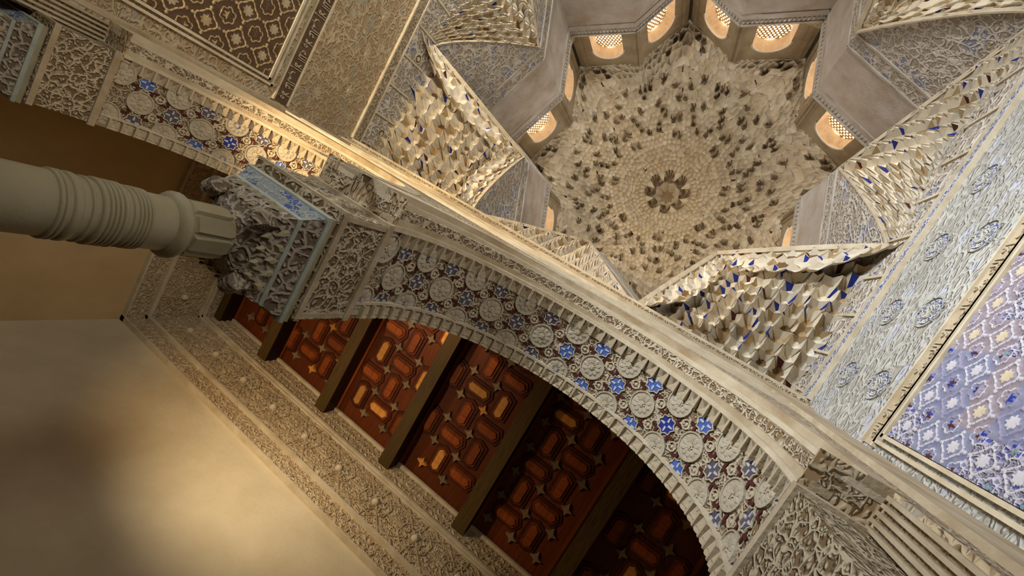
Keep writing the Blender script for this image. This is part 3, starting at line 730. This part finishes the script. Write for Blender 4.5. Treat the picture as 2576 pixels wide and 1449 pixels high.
def squinch(k, label, seen, pb, pr):
    R = rotk(k); c0 = Vector((HW, -HW)); t1 = Vector((HW, -TA)); t2 = Vector((TA, -HW)); ii = Vector((Ri * math.cos(pi / 4), -Ri * math.sin(pi / 4)))
    def S(s, t):
        s = min(max(s, 0), 1); t = min(max(t, 0), 1)
        p = c0 * (1 - s) * (1 - t) + t1 * s * (1 - t) + t2 * (1 - s) * t + ii * s * t
        return R((p[0], p[1], 5.15 + .3 * (s + t - s * t) + 1.75 * (s * t) ** .85))
    Dv = R((.3, -.3, .9)) - Vector((0, HW, 0)); Dv.normalize()
    cen = S(.5, .5); rt = root('muqarnas_squinch', cen, label, 'squinch', 'corner squinches')
    rnd = random.Random(40 + k); g = .090
    sites = []
    for i in range(int(1 / g) + 3):
        for j in range(int(1 / g) + 3):
            x, y = (i - .5) * g, (j - .5) * g; a = (math.sin((i + j) * 12.9 + abs(i - j) * 78.2 + k * 3.1) * 43758.5) % 1     # symmetrical about the diagonal
            sites.append((x, y, (.5 + .9 * a) * g * g * .55)); sites.append((x + g / 2, y + g / 2, 0 if a < .7 else g * g * .25))
    sites = [q for q in sites if -.05 < q[0] < 1.05 and -.05 < q[1] < 1.05]
    sites.sort(key=lambda q: -q[0] - q[1]); cnt = 0
    ps = cells(sites, [(0, 0), (1, 0), (1, 1), (0, 1)], g * 2.3); big = MB()
    for poly, st in zip(ps, sites):
        if not poly: continue
        w_ = st[2] / (g * g)
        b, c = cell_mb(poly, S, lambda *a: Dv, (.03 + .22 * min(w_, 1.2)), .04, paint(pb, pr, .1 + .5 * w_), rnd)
        cnt += 1
        if seen and cnt < 290: build('muqarnas_cell', b, MQ, rt, base=c)
        else:
            o = len(big.v); big.v += b.v; big.f += [tuple(o + i for i in f) for f in b.f]; big.mi += b.mi
    if big.v: build('muqarnas_cells', big, MQ, rt, kind='stuff')
    # scalloped front tiers hanging below the two star faces, then the pale ribs above them
    for ax in (0, 1):
        A = t1 if ax == 0 else t2; L = (ii - A).length; nn = Vector((ii.y - A.y, -(ii.x - A.x), 0)).normalized()
        if nn.dot(Vector((-HW, HW, 0))) < 0: nn = -nn
        def F(u, v, A=A, nn=nn, L=L):
            t = min(max(u / L, 0), 1); p = A.lerp(ii, t); o = .02 - .30 * (1 - v / .42) * min(1, t * 2.5); return R((p[0] + nn.x * o, p[1] + nn.y * o, edge_z(t) - .30 + v * .7))
        Df = (R(-nn) - Vector((0, HW, 0))) * .5 + Z * .8
        st = [(q * .17 + (.085 if r_ % 2 else 0), r_ * .14 + .02, .006 if r_ % 2 else 0) for q in range(10) for r_ in range(4)]
        for poly in cells(st, [(0, 0), (L, 0), (L, .42), (0, .42)], .3):
            if not poly: continue
            b, c = cell_mb(poly, F, lambda *q: Df, .06, .035, paint(pb * .7, pr, .3), rnd)
            if seen: build('front_cell', b, MQ, rt, base=c)
        b = MB(); P = [F(L * i / 12, .43) for i in range(13)]; n = (P[-1] - P[0]).cross(Z).normalized(); b.strip(P, .022, n, -.03, .03); build('squinch_rib', b, 'line', rt)
squinch(0, 'warm lit honeycomb squinch in the corner of the left wall and the arcade', True, .5, .3)
squinch(3, 'white honeycomb squinch with many blue facets in the corner of the right wall', True, .75, .25)
squinch(2, 'stretched honeycomb squinch in the far right corner at the top edge', True, .35, .25)
squinch(1, 'far left corner honeycomb squinch beyond the top edge', False, .3, .2)
def pendentive(k, label, seen, pb, pr):
    R = rotk(k); n = 12
    def S(u, v):            # u along the wall -1.3..1.3, v up 0..1.6
        a = min(abs(u) / TA, 1); t = min(max(v / 1.6, 0), 1); zb = 4.95 + .55 * (1 - a); ze = edge_z(1 - a)
        return R((HW - (HW - Ri) * (1 - a) * t ** 1.5, u, zb + (ze - zb) * t))
    Dv = R((.8, 0, .6)) - Vector((0, HW, 0)); Dv.normalize()
    rt = root('muqarnas_pendentive', S(0, .8), label, 'pendentive', 'mid-wall pendentives')
    rnd = random.Random(60 + k); g = .165
    sites = [s for s in lattice(-1.3, 1.3, 0, 1.6, g, .010)]
    ps = cells(sites, [(-1.29, 0), (1.29, 0), (1.29, 1.6), (-1.29, 1.6)], g * 2.3); big = MB()
    for poly, st in zip(ps, sites):
        if not poly: continue
        a = 1 - min(abs(st[0]) / TA, 1)
        if a < .03: continue
        deep = st[2] > 0
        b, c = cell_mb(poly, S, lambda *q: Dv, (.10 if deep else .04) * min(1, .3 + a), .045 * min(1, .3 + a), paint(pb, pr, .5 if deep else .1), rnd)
        if seen: build('muqarnas_cell', b, MQ, rt, base=c)
        else:
            o = len(big.v); big.v += b.v; big.f += [tuple(o + i for i in f) for f in b.f]; big.mi += b.mi
    if not seen: build('muqarnas_cells', big, MQ, rt, kind='stuff')
    b = MB()
    for s in (-1, 1):
        P = [S(s * TA * (1 - i / n), 1.6) for i in range(n + 1)]; nn = (P[-1] - P[0]).cross(Z).normalized(); b.strip(P, .022, nn, -.02, .02)
    build('pendentive_rib', b, 'line', rt)
pendentive(0, 'grey muqarnas pendentive high on the left wall, top edge of the view', True, .2, .12)
pendentive(2, 'bluish white muqarnas pendentive on the right wall', True, .35, .2)
pendentive(3, 'muqarnas pendentive over the arcade, ending in a white curved rib', True, .3, .1)
pendentive(1, 'muqarnas pendentive of the far wall, beyond the top edge', False, .3, .2)

# ------------------------------------------------------------------ star-plan drum and its sixteen windows
DT = 10.62
dr = root('wall_drum', (0, HW, 8), kind='structure')
def starpt(i, off=0):
    a = pi / 8 * i; rr = (Ri if i % 2 == 0 else Ro) + off; return Vector((rr * math.cos(a), HW + rr * math.sin(a), 0))
lat = None
wins = []
for i in range(16):
    A, B = starpt(i), starpt(i + 1)
    if i % 2: A, B = B, A                     # A inner corner, B tip
    u = (B - A); Lf = u.length; u.normalize(); out = Vector((A.x + B.x, A.y + B.y - 2 * HW, 0)); out = out - u * out.dot(u); out.normalize()
    P = lambda s, z, dd=0: A + u * s + Z * z + out * dd
    n = 14; b = MB(); c = MB()
    for j in range(n):
        t0, t1 = j / n, (j + 1) / n
        b.face([P(t0 * Lf, min(edge_z(1 - t0) - .02, 7.16)), P(t1 * Lf, edge_z(1 - t1) - .02), P(t1 * Lf, 7.25), P(t0 * Lf, 7.25)])
    b.face([P(0, 7.25), P(Lf, 7.25), P(Lf, 7.62), P(0, 7.62)]); build('spandrel', b, 'carve_drum', dr)
    c.face([P(0, 7.62), P(Lf, 7.62), P(Lf, SILL), P(0, SILL)]); build('drum_face', c, 'worn', dr)
    b = MB()
    for z0, z1, h in ((7.25, 7.29, .02), (7.56, 7.60, .02), (8.82, 8.85, .02), (SILL - .05, SILL, .035)): b.obox(P(Lf / 2, (z0 + z1) / 2, -h / 2), u * Lf / 2, out * h / 2, Z * (z1 - z0) / 2)
    build('drum_moulding', b, 'stucco_grey', dr)
    b = MB(); k = 18
    for j in range(k): b.obox(P(Lf * (j + .5) / k, SILL - .105, -.008), u * Lf / k * .3, out * .012, Z * .04)
    build('dentil_row', b, 'stucco_grey', dr, kind='stuff')
    # sill ledge and window wall, set back .10
    sb_, wd, zsp, zt, dep = .10, .355, 9.93, 10.28, .27
    b = MB(); b.face([P(0, SILL), P(Lf, SILL), P(Lf, SILL, sb_), P(0, SILL, sb_)]); build('sill_ledge', b, 'brown', dr)
    m0 = Lf / 2; b = MB()
    arcp = [(m0 - wd, SILL)] + [(m0 - wd * math.cos(pi * q / 12), zsp + (zt - zsp) * math.sin(pi * q / 12)) for q in range(13)] + [(m0 + wd, SILL)]
    b.face([P(-.05, SILL, sb_), P(m0 - wd, SILL, sb_), P(m0 - wd, DT, sb_), P(-.05, DT, sb_)]); b.face([P(m0 + wd, SILL, sb_), P(Lf + .05, SILL, sb_), P(Lf + .05, DT, sb_), P(m0 + wd, DT, sb_)])
    for p, q in zip(arcp[1:], arcp[2:-1]): b.face([P(p[0], p[1], sb_), P(q[0], q[1], sb_), P(q[0], DT, sb_), P(p[0], DT, sb_)])
    build('window_wall', b, 'brown', dr)
    b = MB()                                  # corner pilaster strips beside the window
    for s in (.10, Lf - .10): b.obox(P(s, (SILL + DT) / 2, sb_ - .01), u * .05, out * .02, Z * (DT - SILL) / 2)
    build('pilaster_strip', b, 'brown', dr)
    wn = root('window_%d' % (i + 1), P(m0, SILL, sb_), kind='structure'); wins.append(wn)
    k2 = .92; far = [(m0 + (x - m0) * k2, SILL + (z - SILL) * .97) for x, z in arcp]
    b = MB()
    for p, q, p2, q2 in zip(arcp, arcp[1:], far, far[1:]): b.face([P(*p, sb_), P(*q, sb_), P(*q2, sb_ + dep), P(*p2, sb_ + dep)])
    b.face([P(*arcp[-1], sb_), P(*arcp[0], sb_), P(*far[0], sb_ + dep), P(*far[-1], sb_ + dep)])
    build('reveal', b, 'reveal', wn)
    b = MB()
    for p, q in zip(arcp[1:-1], arcp[2:-1]):
        a1, a2 = P(*p, sb_), P(*q, sb_); d1 = (a1 - P(m0, zsp, sb_)).normalized() * .035; d2 = (a2 - P(m0, zsp, sb_)).normalized() * .035
        b.face([a1 - out * .015, a2 - out * .015, a2 + d2 - out * .015, a1 + d1 - out * .015]); b.face([a1, a2, a2 - out * .015, a1 - out * .015]); b.face([a1 + d1, a2 + d2, a2 + d2 - out * .015, a1 + d1 - out * .015])
    build('window_frame', b, 'stucco_grey', wn)
    b = MB(); b.face([P(x, z, sb_ + dep + .03) for x, z in far]); build('pane', b, 'pane', wn)
    b = MB(); b.obox(P(m0, 9.7, sb_ + dep + .08), u * .42, out * .03, Z * .66); build('pane_light_block', b, 'brown', wn)  # unseen cap added to stop pane light leaking out behind the drum
    # pierced screen of rings
    b = MB(); gx = .080; row = 0; z = SILL + .05
    while z < far[7][1] - .02:
        x = m0 - .3 + (gx / 2 if row % 2 else 0)
        while x < m0 + .32:
            hw = .355 * k2
            zs = SILL + (zsp - SILL) * .97; ht = (zt - zsp) * .97
            if abs(x - m0) < hw and (z < zs or ((x - m0) / hw) ** 2 + ((z - zs) / ht) ** 2 < 1):
                Q = [P(x + (.040) * math.cos(pi / 3 * q + pi / 6), z + (.040) * math.sin(pi / 3 * q + pi / 6), sb_ + dep) for q in range(6)]
                b.strip(Q, .026, -out, 0, .02, 0, True)
            x += gx
        z += gx * .87; row += 1
    build('lattice', b, 'lattice', wn)

# ------------------------------------------------------------------ dome
rt = root('muqarnas_dome', (0, HW, DT), 'great honeycomb dome of small stucco cells over the hall, rosette at its centre', 'dome')
def rstar(th):
    a = th % (pi / 4); a = min(a, pi / 4 - a)             # 0 at inner corner, pi/8 at tip
    A = Vector((Ri, 0)); B = Vector((Ro * math.cos(pi / 8), Ro * math.sin(pi / 8))); d_ = B - A; n_ = Vector((d_.y, -d_.x)).normalized()
    return A.dot(n_) / (math.cos(a) * n_.x + math.sin(a) * n_.y) + .12
def SD(x, y):
    rho = min(math.hypot(x, y), 1.0); th = math.atan2(y, x)
    ra = Ri + .45; rr = rho * (ra * (1 - rho ** 3) + rstar(th) * rho ** 3)
    z = DT - .1 + 2.65 * (1 - rho ** 1.4) + .16 * math.cos(8 * th) * rho * rho * (1 - rho) * 3
    z += .07 * math.sin(rho * 26)
    return Vector((rr * math.cos(th), HW + rr * math.sin(th), z))
def DD(x, y):
    return Vector((x * .35, y * .35, 1)).normalized()
sites = [(0, 0, .0085)]; kindof = ['hub']; rnd = random.Random(11)
rho = .235; row = 1
for q in range(8):
    a = 2 * pi * (q + .5) / 8; sites.append((.165 * math.cos(a), .165 * math.sin(a), .0012)); kindof.append('dark')
    a = 2 * pi * q / 8; sites.append((.185 * math.cos(a), .185 * math.sin(a), 0)); kindof.append('flat')
prm = [None] * 60
while rho < 1.02:
    n = max(8, int(round(2 * pi * rho / .040 / 8)) * 8); wt = [rnd.choice((0, .0004, .0009, .0002)) for _ in range(n)]
    per = n // 8; jit = rnd.uniform(-.004, .004)
    for q in range(n):
        s = q % per; s = min(s, per - s)                 # mirror symmetry in each eighth
        a = 2 * pi * (q + (.5 if row % 2 else 0)) / n
        h = (math.sin(row * 12.9 + s * 78.2) * 43758.5) % 1
        rr = rho + (h - .5) * .022
        kd = ('deep' if h > .90 else ('flat' if h < .35 else 'mid'))
        sites.append((rr * math.cos(a), rr * math.sin(a), .0010 * h)); kindof.append(kd)
    rho += .036 if row else .05
    row += 1
ps = cells(sites, ngon(48, 1.0), .21)
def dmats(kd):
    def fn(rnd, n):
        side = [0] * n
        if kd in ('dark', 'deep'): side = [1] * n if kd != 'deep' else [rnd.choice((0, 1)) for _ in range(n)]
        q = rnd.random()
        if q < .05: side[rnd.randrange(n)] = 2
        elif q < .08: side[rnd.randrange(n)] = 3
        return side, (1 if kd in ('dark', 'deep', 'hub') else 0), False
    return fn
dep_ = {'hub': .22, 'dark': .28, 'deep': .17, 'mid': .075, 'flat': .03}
todo = []
for poly, st, kd in zip(ps, sites, kindof):
    if not poly: continue
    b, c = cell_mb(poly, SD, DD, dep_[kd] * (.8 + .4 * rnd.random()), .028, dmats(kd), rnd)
    todo.append(((c - Vector((CAM[0], CAM[1], 0))).length, b, c))
todo.sort(key=lambda q: q[0]); big = MB(); DM = ['dome', 'dome_dark', 'violet', 'red']
for k, (dd, b, c) in enumerate(todo):
    vis = k < 1e9
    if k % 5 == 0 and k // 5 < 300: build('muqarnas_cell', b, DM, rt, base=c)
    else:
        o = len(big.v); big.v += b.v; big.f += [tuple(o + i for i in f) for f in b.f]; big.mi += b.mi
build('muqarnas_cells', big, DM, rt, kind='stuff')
b = MB(); b.lathe([(4.2, DT), (4.0, 11.8), (2.6, 13.6), (.05, 14.2)], (0, HW), 24); b.lathe([(4.2, 7.0), (4.2, DT)], (0, HW), 24)
build('dome_shell', b, 'brown', rt)
